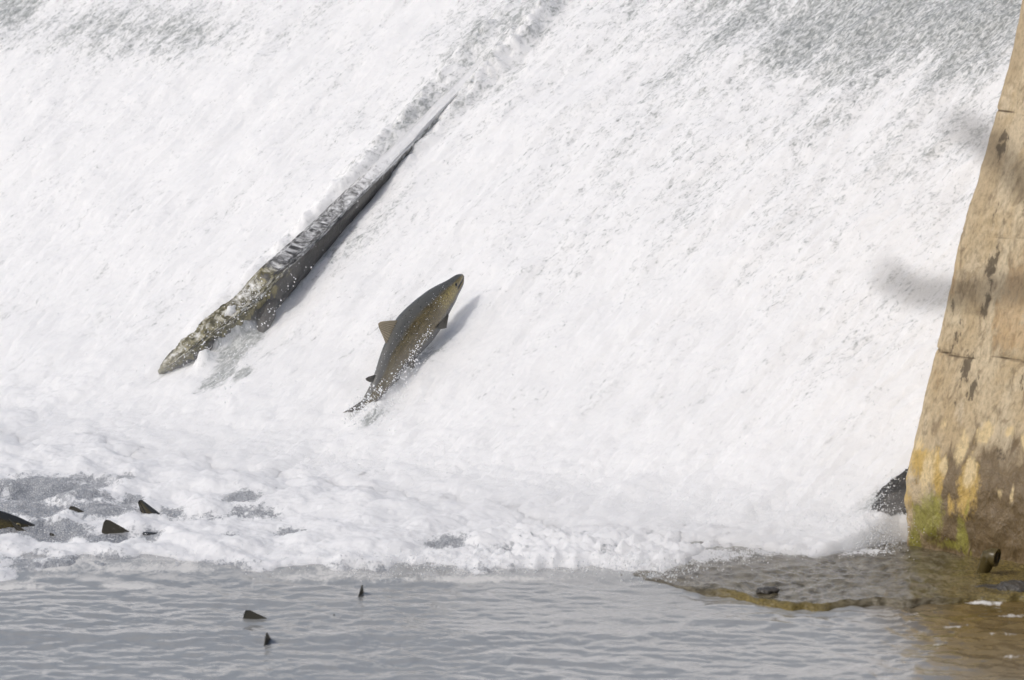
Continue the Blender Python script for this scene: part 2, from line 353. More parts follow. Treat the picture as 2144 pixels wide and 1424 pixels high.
# ------------------------------------------------------------------ falling water
LOGPX = ((332, 782, .01), (352, 764, .035), (400, 725, .065), (460, 678, .09), (520, 630, .11), (560, 596, .115), (640, 516, .10), (720, 434, .078), (800, 354, .058), (880, 270, .036), (960, 185, .018), (1060, 85, .0), (1180, -45, -.02))
LOG_T, LOG_W0 = tw_px(430, 700)
def ell(t, w_, px, py, rt, rw):
    """soft blob on the weir face around a place, rt across the flow, rw along it (m)"""
    a, b = tw_px(px, py); return np.exp(-(((t - a) / rt) ** 2 + ((w_ - b) / rw) ** 2))
GAP_T, GAP_W = tw_px(1872, 1045)
BASE = on_water(1891, 1138, 0.03); T_P = np.dot(BASE - FOOT, ET)
def falls():
    tp = axis(-3.75, 3.1, 0.0068, -14, 8); wa = axis(-0.62, 4.15, 0.0068, -0.66, 4.4)
    up = np.array([4.6, 5, 6, 8, 12, 20, 34])
    wa = np.concatenate([wa, up])
    TP, W = np.meshgrid(tp, wa, indexing='ij'); T = TP - 0.66 * np.minimum(W, 4.4)
    # thin water: near the crest, in a veil right of the log, and in a few torn places
    lf = fbm(T * 1.3, W * 0.6, 4, 31)
    lf2 = fbm(T * 3.5, W * 1.3, 4, 33)
    thin = 0.80 * ss(W_CREST - 1.25, W_CREST - 0.15, W + 0.45 * lf + 0.25 * lf2) * ss(-3.4, -0.2, T + 0.4 * lf)
    thin = np.maximum(thin, 0.26 * ss(0.9, 3.2, W + 0.5 * lf + 0.3 * lf2) * ss(-2.4, -0.8, T + 0.2 * lf))
    thin = np.maximum(thin, (0.40 + 0.6 * lf2) * ell(T, W, 1030, 110, 0.42, 1.0))
    thin = np.maximum(thin, 0.6 * ell(T, W, 1000, 150, 0.05, 0.8))
    thin = np.maximum(thin, 0.9 * ell(T, W, 10, 20, 0.25, 0.25))
    thin = np.maximum(thin, 0.55 * ell(T, W, 270, 60, 0.9, 0.3))
    thin = np.maximum(thin, 0.42 * ell(T, W, 790, 470, 0.10, 0.40))
    thin = np.maximum(thin, 0.30 * ell(T, W, 1900, 250, 0.5, 0.8))
    for (px, py, rt, rw, k) in ((495, 735, .075, .10, 1.5), (530, 705, .05, .06, 1.5), (455, 800, .055, .11, 1.4), (505, 790, .035, .06, 1.3), (475, 770, .06, .06, 1.2), (330, 800, .012, .10, 1.0),
                                (780, 890, .035, .08, 1.35), (745, 880, .035, .05, 1.0), (765, 860, .03, .04, 1.0), (890, 745, .07, .07, .55), (1845, 1060, .09, .14, .8)):
        thin = np.maximum(thin, k * ell(T, W, px, py, rt, rw))
    thin = thin + (0.30 * fbm(T * 22, W * 3, 3, 37) + 0.3 * fbm(T * 5, W * 1.6, 3, 39)) * ss(0.15, 0.6, thin)
    low = ss(0.85, 0.0, W)
    thin = thin - 0.16 * low + 0.10 * lf2 * (1 - low)
    # displacement along the normal
    wx = T + 0.05 * fbm(T * 4, W * 2, 3, 5); ww = W
    d = 0.030 * fbm(wx * 4.5, ww * 1.7, 4, 41)
    d += 0.014 * (billow(wx * 12, ww * 3.6, 3, 57) - 0.25) + 0.005 * fbm(wx * 22, ww * 2.2, 3, 59)
    d += 0.0055 * (billow(wx * 36, ww * 17, 2, 63) - 0.25)
    d += low * (0.045 * (billow(T * 4.6, W * 4.2, 3, 71) - 0.2) + 0.02)
    # water piling along the log and spurting from under its lower end
    lp = np.array([tw_px(p[0], p[1]) for p in LOGPX]); lt = T - np.interp(W, lp[:, 1], lp[:, 0])
    rough = 1 + 0.8 * fbm(T * 14, W * 9, 3, 83)
    d += 0.050 * rough * np.exp(-((lt + 0.11) / 0.06) ** 2) * ss(LOG_W0 - 0.1, LOG_W0 + 0.5, W)
    d += 0.075 * rough * np.exp(-((lt - 0.10) / 0.06) ** 2) * (0.45 * ss(LOG_W0 + 1.0, LOG_W0 + 1.5, W) + 0.55 * ss(LOG_W0 + 1.7, LOG_W0 + 2.3, W))
    d += 0.045 * np.exp(-(lt / 0.08) ** 2) * ss(LOG_W0 + 2.0, LOG_W0 + 2.7, W) * ss(4.0, 3.2, W)
    for (px, py, rt, rw, k) in ((512, 690, .04, .07, .13), (478, 712, .03, .07, .10), (430, 765, .03, .06, .07), (792, 866, .04, .05, .05), (815, 830, .025, .05, .05), (842, 792, .025, .05, .05)):
        d += k * rough * ell(T, W, px, py, rt, rw)
    d -= 0.12 * ss(-0.25, -0.6, W + 0.12 * lf2)
    d -= 0.30 * ss(T_P - 0.13, T_P + 0.02, T + 0.03 * lf2) * ss(0.30, 0.08, W)
    # past the crest the sheet bends level
    over = np.maximum(W - W_CREST, 0); r = 0.5
    ang = np.minimum(over / r, SL)
    hz = np.where(W < W_CREST, W * math.cos(SL), 0); vz = np.where(W < W_CREST, math.tan(SL) * 0.16 * np.logaddexp(0, W * math.cos(SL) / 0.16), 0)
    bh = r * (np.sin(SL) - np.sin(SL - ang)) + np.maximum(over - SL * r, 0); bv = r * (np.cos(SL - ang) - np.cos(SL))
    hz = np.where(W < W_CREST, hz, W_CREST * math.cos(SL) + bh); vz = np.where(W < W_CREST, vz, W_CREST * math.sin(SL) + bv)
    d *= np.where(W > 4.4, 0.15, 1.0)
    P = FOOT + T[..., None] * ET + hz[..., None] * EB + vz[..., None] * EZ + d[..., None] * EN
    # torn open beside the pier foot, where the dark stone shows
    g = ((T - GAP_T - 0.035) / 0.10) ** 2 + ((W - GAP_W - 0.02) / 0.20) ** 2 + 0.8 * fbm(T * 34, W * 6, 3, 91)
    keep = ~((g < 0.8) & (W < 1.0) & (W > GAP_W - 0.13 + 0.05 * lf2)) & ~((T > T_P + 0.02) & (W < 0.6))
    mesh_obj('water', P.reshape(-1, 3), grid_faces(len(tp), len(wa), keep), M_falls, attrs={
        'flow': np.stack([T, W, 0 * T], -1).reshape(-1, 3), 'thin': thin.ravel()})
    o = bpy.context.scene.collection.objects['water']; o.name = 'falling_water'
    tag(o, kind='structure')
falls()

# ------------------------------------------------------------------ weir body under the water
def weir():
    t = axis(0.6, 3.2, 0.02, -14, 9); wv = axis(-0.4, 1.2, 0.02, -0.6, W_CREST + 0.1)
    T, W = np.meshgrid(t, wv, indexing='ij')
    d = -0.085 - 0.16 * ss(0.30, 0.05, W) + 0.035 * fbm(T * 7, W * 6, 4, 13) + 0.075 * np.exp(-(((T - GAP_T - .02) / 0.16) ** 2 + ((W - GAP_W) / 0.2) ** 2)) * (1 + fbm(T * 11, W * 9, 3, 3))
    P = (FOOT + T[..., None] * ET + W[..., None] * EW + d[..., None] * EN)
    nu, nv = len(t), len(wv)
    V = list(P.reshape(-1, 3)); F = [grid_faces(nu, nv)]
    # back, floor and ends close the body
    b = len(V); q = []
    for i in range(nu):
        top = P[i, -1]; V.append(top + EB * 1.2); V.append(np.array([*(top + EB * 1.2)[:2], -0.8])); V.append(np.array([*P[i, 0][:2], -0.8]))
    for i in range(nu - 1):
        a, c = b + 3 * i, b + 3 * (i + 1); p, p2 = i * nv + nv - 1, (i + 1) * nv + nv - 1; f, f2 = i * nv, (i + 1) * nv
        q += [(p, p2, c, a), (a, c, c + 1, a + 1), (a + 1, c + 1, c + 2, a + 2), (a + 2, c + 2, f2, f)]
    o = mesh_obj('weir', np.array(V), [F[0], np.array(q)], M_rock, origin=FOOT)
    tag(o, 'sloping dam of dark wet stone, bared in one gap beside the tan concrete pier', 'weir')
weir()

# ------------------------------------------------------------------ foam in the plunge pool
FRONT = [on_water(*p)[:2] for p in ((-300, 1222), (0, 1222), (150, 1205), (300, 1198), (450, 1196), (600, 1210), (800, 1212), (1000, 1212), (1200, 1214), (1390, 1214), (1450, 1200), (1540, 1172), (1700, 1158), (1880, 1146), (2000, 1146))]
FX = np.array([p[0] for p in FRONT]); FY = np.array([p[1] for p in FRONT])
def blob(X, Y, px, py, rx, ry):
    c = on_water(px, py); k = DIST * PXK
    return np.exp(-(((X - c[0]) / (rx * k)) ** 2 + ((Y - c[1]) / (ry * k / SP)) ** 2))
GAPS = ((90, 1030, 125, 22, 1.0), (190, 1018, 70, 14, .8), (150, 1050, 160, 12, .6), (420, 1085, 110, 10, .5), (60, 1075, 120, 28, .85), (200, 1075, 110, 18, .8), (350, 1072, 50, 10, .8), (280, 1044, 25, 9, .9), (70, 1120, 120, 18, 1.15),
        (230, 1128, 90, 10, .85), (315, 1128, 30, 12, .8), (510, 1050, 50, 12, .85), (530, 1076, 60, 12, .85), (450, 1058, 40, 8, .4), (610, 1115, 45, 9, .75), (490, 1132, 36, 9, .7),
        (940, 1143, 50, 14, .85), (420, 1190, 150, 12, .6), (200, 1185, 190, 16, .75), (60, 1180, 80, 20, .65), (1060, 1150, 30, 9, .6), (330, 1010, 30, 7, .5), (260, 1008, 30, 7, .6),
        (740, 1024, 40, 6, .4), (590, 1032, 30, 6, .45), (1200, 1130, 50, 10, .4), (860, 1190, 160, 7, .5), (700, 1188, 60, 6, .45), (1000, 1196, 160, 8, .45), (1250, 1198, 120, 8, .4))
def foam():
    xs = axis(-2.75, 2.35, 0.0072, -9, 2.6); ys = axis(-4.15, 0.9, 0.0095, -4.2, 6)
    X, Y = np.meshgrid(xs, ys, indexing='ij')
    fy = np.interp(X, FX, FY)
    tfo = (X - FOOT[0]) * ET[0] + (Y - FOOT[1]) * ET[1]; q = (X - FOOT[0]) * EB[0] + (Y - FOOT[1]) * EB[1]
    e = Y - fy + 0.26 * fbm(X * 3.2, Y * 1.2, 4, 101) + 0.05 * perlin(X * 14, Y * 6, 103)
    e = np.minimum(e, (T_P + 0.01 - tfo) * 5.0 + 0.06 * perlin(X * 14, Y * 9, 105))
    edge = ss(-0.02, 0.30, e)
    ge = np.exp(-(((tfo - GAP_T) / 0.16) ** 2 + ((q - GAP_W * math.cos(SL)) / 0.22) ** 2))
    gap = 0 * X
    for (px, py, rx, ry, k) in GAPS: gap = np.maximum(gap, k * blob(X, Y, px, py, rx, ry))
    churn = ss(0.5, -1.4, X) * ss(0.6, -0.3, q + 0.35)     # waves on the left
    near = ss(-1.25, 0.1, q)                                # rises towards the fall
    z = 0.018 + 0 * X
    z += 0.040 * fbm(X * 2.4, Y * 1.5, 3, 111) * (0.6 + 0.9 * churn)
    z += (0.040 + 0.015 * churn) * (billow(X * 4.2, Y * 3.6, 3, 121, 0.36) - 0.12)
    z += 0.010 * (billow(X * 13, Y * 9, 3, 131) - 0.2) + 0.005 * fbm(X * 40, Y * 30, 2, 133)
    spl = np.exp(-((e - 0.55) / 0.55) ** 2) * ss(-0.7, 0.2, X)
    z += 0.035 * spl * np.maximum(billow(X * 11, Y * 8, 3, 141) - 0.2, 0) * 1.8
    z += 0.014 * spl * fbm(X * 34, Y * 22, 2, 143)
    z += 0.05 * near ** 2
    z -= 0.030 * gap
    prof = math.tan(SL) * 0.16 * np.logaddexp(0, q / 0.16)
    wob = q + 0.30 * fbm(X * 3, Y * 3, 4, 161)
    z = 0.018 + (z - 0.018) * ss(0.75, -0.2, q)
    z = prof + z - 0.12 * ss(-0.65, 0.25, wob)
    z = z * edge - 0.045 * (1 - edge)
    z = z - 0.08 * ge * ss(0.1, 0.25, q)
    gap = np.maximum(gap, 0.55 * spl * ss(0.05, 0.5, fbm(X * 9, Y * 5, 3, 157)))
    gap = gap * (1.10 + 0.6 * fbm(X * 7, Y * 2.6, 3, 155))
    gap = np.where(q > -0.2, gap * 0.3, gap) + 0.12 * ss(0.35, 0.0, e) + 0.10 * churn * fbm(X * 3, Y * 1.6, 3, 151)
    keep = (q < 0.55) & (e > -0.25)
    V = np.stack([X, Y, z], -1)
    o = mesh_obj('foam', V.reshape(-1, 3), grid_faces(len(xs), len(ys), keep), M_foam, attrs={
        'flow': np.stack([X, Y, z * 1.0], -1).reshape(-1, 3), 'gap': gap.ravel()})
    tag(o, 'white churning foam spread over the pool below the falls', 'foam', kind='stuff')
foam()

# ------------------------------------------------------------------ pool
def pool():
    xs = axis(-2.7, 2.7, 0.011, -60, 60); ys = axis(-7.2, -3.0, 0.011, -14, 40)
    X, Y = np.meshgrid(xs, ys, indexing='ij')
    fade = ss(-9, -7, Y)
    wx = X + 0.10 * fbm(X * 1.5, Y * 1.5, 2, 201); wy = Y
    z = 0.010 * fbm(wx * 1.6, wy * 1.5 + 0.5 * X, 3, 211) + 0.0115 * fbm(wx * 3.6, wy * 4.8 + X, 5, 221, 0.56) + 0.0030 * perlin(wx * 13, wy * 15, 231)
    z += 0.010 * np.exp(-((Y + 3.95 - 0.05 * fbm(X * 2, X * 0, 2, 3)) / 0.12) ** 2) * ss(1.2, 0.4, X)
    z = z + 0.012 * fbm(X * 0.8 + 0.4 * Y, Y * 1.1, 2, 291)
    z = z * (0.85 + 0.9 * fbm(X * 0.9, Y * 0.7, 2, 271)) + 0.004 * fbm(X * 6 + Y * 5, Y * 7 - X * 3, 3, 281) * ss(0.6, -0.8, X)
    z += 0.0080 * fbm(wx * 9, wy * 8, 2, 241) * ss(0.9, 1.6, X)
    z *= np.where((Y > -9), 1, 0.4)
    z = np.where((Y > -2.4), -0.12, z)
    fo = 0 * X - 0.35
    for (px, py, rx, ry, k) in ((20, 1228, 110, 5, .95), (270, 1228, 75, 6, 1.05), (690, 1222, 60, 4, .6), (800, 1217, 80, 4, .7), (350, 1216, 200, 6, .35), (900, 1380, 60, 5, .45), (1000, 1392, 60, 4, .5), (820, 1361, 40, 4, .5),
                               (1480, 1250, 90, 4, .3), (960, 1225, 30, 5, .4), (1900, 1285, 60, 3, .6), (2060, 1262, 70, 4, .8), (2120, 1290, 60, 4, .75), (2000, 1310, 60, 4, .65), (2100, 1330, 50, 4, .65), (1960, 1345, 40, 3, .6), (2120, 1370, 50, 4, .65), (2040, 1390, 50, 3, .55), (1930, 1318, 36, 3, .55), (60, 1260, 200, 20, .15)):  # right-hand flecks paint sky-lit glints on ripples, the rest is foam
        fo = np.maximum(fo, k * blob(X, Y, px, py, rx, ry) - 0.0)
    ed = np.interp(X, FX, FY) - Y; fo = np.maximum(fo, (0.62 * np.exp(-(np.maximum(ed, 0) / 0.16) ** 2) + 0.55 * fbm(X * 2.2, Y * 5, 3, 251) * np.exp(-(np.maximum(ed, 0) / 0.5) ** 2)) * ss(0.9, 0.5, X) - 0.05)
    fo = np.maximum(fo, 0.42 * ss(0.30, 0.55, fbm(X * 1.5, Y * 4.5, 4, 261)))
    mud_reflection = ss(1.2, 1.75, X + 0.15 * fbm(X * 2, Y, 3, 5)) * ss(-7.5, -3.5, Y)  # silty bed tone plus the pier's golden reflection painted in
    o = mesh_obj('water', np.stack([X, Y, z], -1).reshape(-1, 3), grid_faces(len(xs), len(ys)), M_pool, attrs={
        'flow': np.stack([X, Y, 0 * X], -1).reshape(-1, 3), 'foam': fo.ravel(), 'mud_reflection': mud_reflection.ravel()})
    o.name = 'pool_water'
    tag(o, kind='structure')
pool()

# ------------------------------------------------------------------ concrete pier
OUT = ((2150, -80), (2130, 0), (2098, 150), (2072, 250), (2050, 330), (2012, 450), (1994, 530), (1972, 640), (1949, 740), (1922, 850), (1901, 940), (1889, 1000), (1885, 1060), (1887, 1110), (1891, 1142))
def pier_edge():
    z, q = [], []
    for p in OUT:
        P = hit(*p, FOOT + ET * T_P, ET); z.append(P[2]); q.append(np.dot(P - FOOT, EB))
    o = np.argsort(z); return np.array(z)[o], np.array(q)[o]
PZ, PQ = pier_edge()
def qfront(z):
    z = np.asarray(z, float); k = (PQ[-1] - PQ[-4]) / (PZ[-1] - PZ[-4])
    return np.where(z > PZ[-1], PQ[-1] + k * (z - PZ[-1]), np.interp(z, PZ, PQ))
def pier_tz(px, py):
    z = 1.0
    for _ in range(30):
        N = EB; P = hit(px, py, FOOT + EB * float(qfront(z)), N); z = 0.5 * z + 0.5 * P[2]
    return np.dot(P - FOOT, ET), P[2]
def pier():
    zs = np.concatenate([np.arange(-0.3, 2.75, 0.0085), np.arange(2.77, 3.3, 0.05)])
    Rr = 0.05
    # plan: back along the hidden side, round the corner, along the front, back again
    u = [('s', x) for x in np.linspace(4.5, 0.25, 30)] + [('s', x) for x in np.linspace(0.2, Rr, 12)] + [('c', a) for a in np.linspace(0, 1, 9)[1:-1]] \
        + [('f', x) for x in np.arange(Rr, 1.05, 0.0085)] + [('f', x) for x in np.linspace(1.1, 3.2, 26)] + [('r', x) for x in np.linspace(0.2, 4.5, 12)]
    lt, lq, nt_, nq = [], [], [], []
    for k, x in u:
        if k == 's': lt.append(0); lq.append(x); nt_.append(-1); nq.append(0)
        elif k == 'c':
            a = x * math.pi / 2; lt.append(Rr - Rr * math.cos(a)); lq.append(Rr - Rr * math.sin(a)); nt_.append(-math.cos(a)); nq.append(-math.sin(a))
        elif k == 'f': lt.append(x); lq.append(0); nt_.append(0); nq.append(-1)
        else: lt.append(3.2); lq.append(x); nt_.append(1); nq.append(0)
    lt, lq, nt_, nq = map(np.array, (lt, lq, nt_, nq))
    U = np.cumsum(np.hypot(np.diff(lt, prepend=lt[0]), np.diff(lq, prepend=lq[0]))); U -= U[42]
    Z, T = np.meshgrid(zs, lt, indexing='ij'); LQ = np.broadcast_to(lq, Z.shape); UU = np.broadcast_to(U, Z.shape)
    d = 0.012 * fbm(UU * 3, Z * 2.5, 4, 301) + 0.006 * fbm(UU * 14, Z * 9, 3, 311)
    d += 0.02 * fbm(UU * 9, Z * 7, 3, 321) * ss(0.55, 0.1, Z)
    ln = np.zeros_like(Z)
    for (py, amp, wob) in ((232, 1.0, .02), (492, .7, .02), (747, 1.0, .03)):
        zz = pier_tz(2070, py)[1] + wob * fbm(UU * 3, 0 * UU + py, 3, 7)
        ln = np.maximum(ln, amp * np.exp(-((Z - zz) / 0.006) ** 2) * ss(-0.55, 0.15, fbm(UU * 5, UU * 0 + py, 2, 17)))
    d -= 0.008 * ln
    P = FOOT + (T_P + T)[..., None] * ET + (LQ + qfront(Z))[..., None] * EB + Z[..., None] * EZ
    P = P + d[..., None] * (nt_[None, :, None] * ET + nq[None, :, None] * EB)
    A = {k: np.zeros_like(Z) - 0.4 for k in ('smooth', 'orange', 'cream', 'brown', 'ochre', 'pale', 'green', 'lichen')}
    wz = Z + 0.05 * fbm(UU * 6, Z * 3, 3, 331); wt = T + 0.025 * fbm(UU * 7, Z * 3, 3, 341)
    def b(key, px, py, rx, ry, k=1.0):
        t0, z0 = pier_tz(px, py); kk = DIST * PXK
        v = k * 1.4 * np.exp(-(((wt - (t0 - T_P)) / (rx * kk / 0.77)) ** 2 + ((wz - z0) / (ry * kk)) ** 2)) - 0.4
        A[key] = np.maximum(A[key], v)
    A['smooth'] = 1.3 * ss(0.16, 0.05, wt) * ss(1.0, 1.5, Z) - 0.4
    for p in ((2115, 660, 45, 90), (2130, 590, 30, 60), (1990, 590, 20, 60, .8), (1960, 780, 14, 90, .6), (2130, 700, 40, 40)): b('orange', *p)
    for p in ((2125, 290, 25, 90), (2110, 210, 20, 60, .8), (2100, 400, 30, 70, .7), (2085, 480, 60, 40, .6), (2040, 560, 30, 50, .7), (2015, 860, 20, 40, .7), (2070, 800, 40, 60, .5), (1940, 880, 20, 60, .6)): b('cream', *p)
    A['brown'] = 1.15 * ss(0.72, 0.30, wz) * ss(0.05, 0.25, wt + 0.1 * fbm(UU * 8, Z * 2, 3, 61)) - 0.25 + 0.75 * ss(0.16, 0.04, wz) 
    for p in ((2120, 990, 50, 60, .9), (2080, 1080, 70, 60), (2000, 1010, 16, 120, .9), (1925, 990, 10, 70, .7), (1975, 970, 10, 50, .7)): b('brown', *p)
    for p in ((1940, 970, 40, 50), (1900, 970, 16, 60, .9), (1965, 1000, 12, 60), (2025, 1020, 25, 80), (1990, 1060, 10, 40, .8), (1905, 1040, 16, 50, .8)): b('ochre', *p)
    for p in ((2018, 930, 15, 42), (2066, 905, 17, 30), (2110, 912, 9, 22), (1945, 985, 15, 60), (2033, 985, 15, 50), (1975, 975, 9, 30), (2118, 1040, 6, 35, .9), (2090, 1035, 10, 14, .7), (1925, 925, 20, 26, .8), (1985, 880, 14, 26, .7), (2145, 925, 14, 24, .7)): b('pale', *p)
    for p in ((1945, 1085, 38, 62), (2015, 1115, 16, 50), (1915, 1120, 20, 40, .9), (2000, 1150, 40, 16, .8), (1960, 1060, 14, 40, .8), (2028, 1060, 8, 40, .7)): b('green', *p)
    for p in ((2075, 560, 12, 90, .8), (2000, 700, 16, 60, .75), (2020, 770, 18, 60, .8), (2035, 820, 12, 40, .8), (2060, 640, 12, 60, .8), (1995, 640, 12, 30, .7), (2100, 300, 14, 60, .8), (2090, 420, 12, 50, .7), (2140, 440, 16, 60, .6), (2000, 850, 8, 60, .6), (1968, 590, 5, 40, .5), (2140, 800, 8, 50, .8), (2095, 960, 18, 60, .7), (2050, 1000, 10, 30, .6)): b('lichen', *p)
    A['lichen'] = np.maximum(A['lichen'], 0.62 * ss(0.10, 0.55, fbm(UU * 7, Z * 3, 4, 351)) - 0.30)
    A['brown'] = np.maximum(A['brown'], 0.50 * ss(0.15, 0.55, fbm(UU * 9, Z * 1.3, 4, 361)) - 0.25)
    A['cream'] = np.maximum(A['cream'], 0.60 * ss(0.15, 0.55, fbm(UU * 6, Z * 3.5, 4, 371)) * ss(0.6, 0.9, Z) - 0.25)
    ns, nu = Z.shape
    V = P.reshape(-1, 3); top = np.arange(nu) + (ns - 1) * nu
    cen = V[top].mean(0); V = np.vstack([V, cen]); ci = len(V) - 1
    cap = np.stack([top, np.roll(top, -1), np.full(nu, ci)], 1)
    at = {k: np.append(a.ravel(), 0) for k, a in A.items()}
    at['crack'] = np.append(ln.ravel(), 0); at['wet'] = np.append(ss(0.75, 0.15, wz).ravel(), 0)
    at['flow'] = np.vstack([np.stack([UU, Z, 0 * Z], -1).reshape(-1, 3), [[0, 0, 0]]])
    org = FOOT + ET * (T_P + 1.0) + EB * 0.5
    o = mesh_obj('concrete_pier', V, [grid_faces(ns, nu), cap], M_conc, attrs=at, origin=org)
    tag(o, 'tall tan concrete pier with battered stained face and yellow green algae streaks at its foot', 'pier')
pier()

# ------------------------------------------------------------------ apron ledge at the pier foot
LEDGE = ((1300, 1190), (1395, 1203), (1450, 1220), (1540, 1230), (1590, 1246), (1660, 1255), (1720, 1258), (1760, 1250), (1830, 1246), (1900, 1250), (1990, 1243), (2060, 1236), (2100, 1240), (2144, 1237), (2400, 1230), (2700, 1225))
def apron():
    L = np.array([on_water(*p, 0.035)[:2] for p in LEDGE])
    xs = np.arange(L[0, 0], 3.4, 0.009); vs = np.concatenate([np.linspace(-0.10, 0.02, 14), np.linspace(0.03, 1.6, 150)])
    X, Vv = np.meshgrid(xs, vs, indexing='ij')
    f = np.interp(X, L[:, 0], L[:, 1]) + 0.06 * fbm(X * 9, X * 0, 3, 401)
    Y = f + Vv
    zt = 0.022 * ss(0.45, 0.9, X) + 0.010 * fbm(X * 3, Y * 2, 3, 411) + 0.015 * (billow(X * 9, Y * 6, 3, 421) - 0.25) + 0.007 * fbm(X * 16, Y * 12, 3, 431)
    z = np.where(Vv < 0, 0, zt) - 0.11 * ss(0.02, -0.09, Vv + 0.012 * fbm(X * 20, Y * 8, 2, 77))
    z = np.where(Vv < 0, z + zt, z)
    fo = 0 * X + 0.17
    for (px, py, rx, ry, k) in ((1480, 1172, 130, 16, .85), (1650, 1166, 150, 14, .75), (1800, 1166, 110, 16, .7), (1880, 1150, 60, 16, .5), (1750, 1200, 220, 22, .36), (1700, 1185, 160, 8, .35), (1900, 1185, 60, 14, .3), (1960, 1232, 40, 5, .4)):
        fo = np.maximum(fo, k * blob(X, Y, px, py, rx, ry))
    moss = ss(1.55, 1.9, X + 0.15 * fbm(X * 5, Y * 3, 3, 441)) * 0.8
    moss = np.maximum(moss, 0.8 * ss(0.05, 0.0, Vv) * ss(0.7, 0.9, X) * ss(1.35, 1.1, X))
    o = mesh_obj('apron_ledge', np.stack([X, Y, z], -1).reshape(-1, 3), grid_faces(len(xs), len(vs)), M_apron, attrs={
        'flow': np.stack([X, Y, z * 3], -1).reshape(-1, 3), 'foam': fo.ravel(), 'moss': moss.ravel()})
    tag(o, 'low algae brown ledge awash at the foot of the concrete pier', 'ledge')
apron()

# ------------------------------------------------------------------ swept shapes
def frames(C, up):
    C = np.asarray(C, float); Tn = np.gradient(C, axis=0); Tn /= np.linalg.norm(Tn, axis=1)[:, None]
    U = np.asarray(up, float) - (Tn @ up)[:, None] * Tn; U /= np.linalg.norm(U, axis=1)[:, None]
    return Tn, U, np.cross(Tn, U)
def tube(C, rad, n=10, up=(0, 0, 1), caps=True, rough=0, seed=0):
    C = np.asarray(C, float); rad = np.broadcast_to(rad, len(C)); Tn, U, S = frames(C, np.array(up, float))
    a = np.linspace(0, 2 * math.pi, n, endpoint=False); k = 1
    if rough: k = 1 + rough * fbm(np.cos(a)[None, :] * 2 + np.arange(len(C))[:, None] * 0.35, np.sin(a)[None, :] * 2 + 0 * rad[:, None], 3, seed)[..., None]
    V = C[:, None] + k * rad[:, None, None] * (np.cos(a)[None, :, None] * U[:, None] + np.sin(a)[None, :, None] * S[:, None])
    V = V.reshape(-1, 3); F = [grid_faces(len(C), n, wrap_v=True)]
    if caps:
        i0, i1 = len(V), len(V) + 1; V = np.vstack([V, C[0], C[-1]]); r = np.arange(n); r2 = (r + 1) % n; o = (len(C) - 1) * n
        F.append(np.vstack([np.stack([r2, r, r * 0 + i0], 1), np.stack([o + r, o + r2, r * 0 + i1], 1)]))
    return V, F
def join(parts):
    V, F3, F4, n = [], [], [], 0
    for v, fs in parts:
        V.append(v)
        for f in (fs if isinstance(fs, list) else [fs]):
            f = np.asarray(f) + n
            (F3 if f.shape[1] == 3 else F4).append(f)
        n += len(v)
    out = []
    if F4: out.append(np.vstack(F4))
    if F3: out.append(np.vstack(F3))
    return np.vstack(V), out

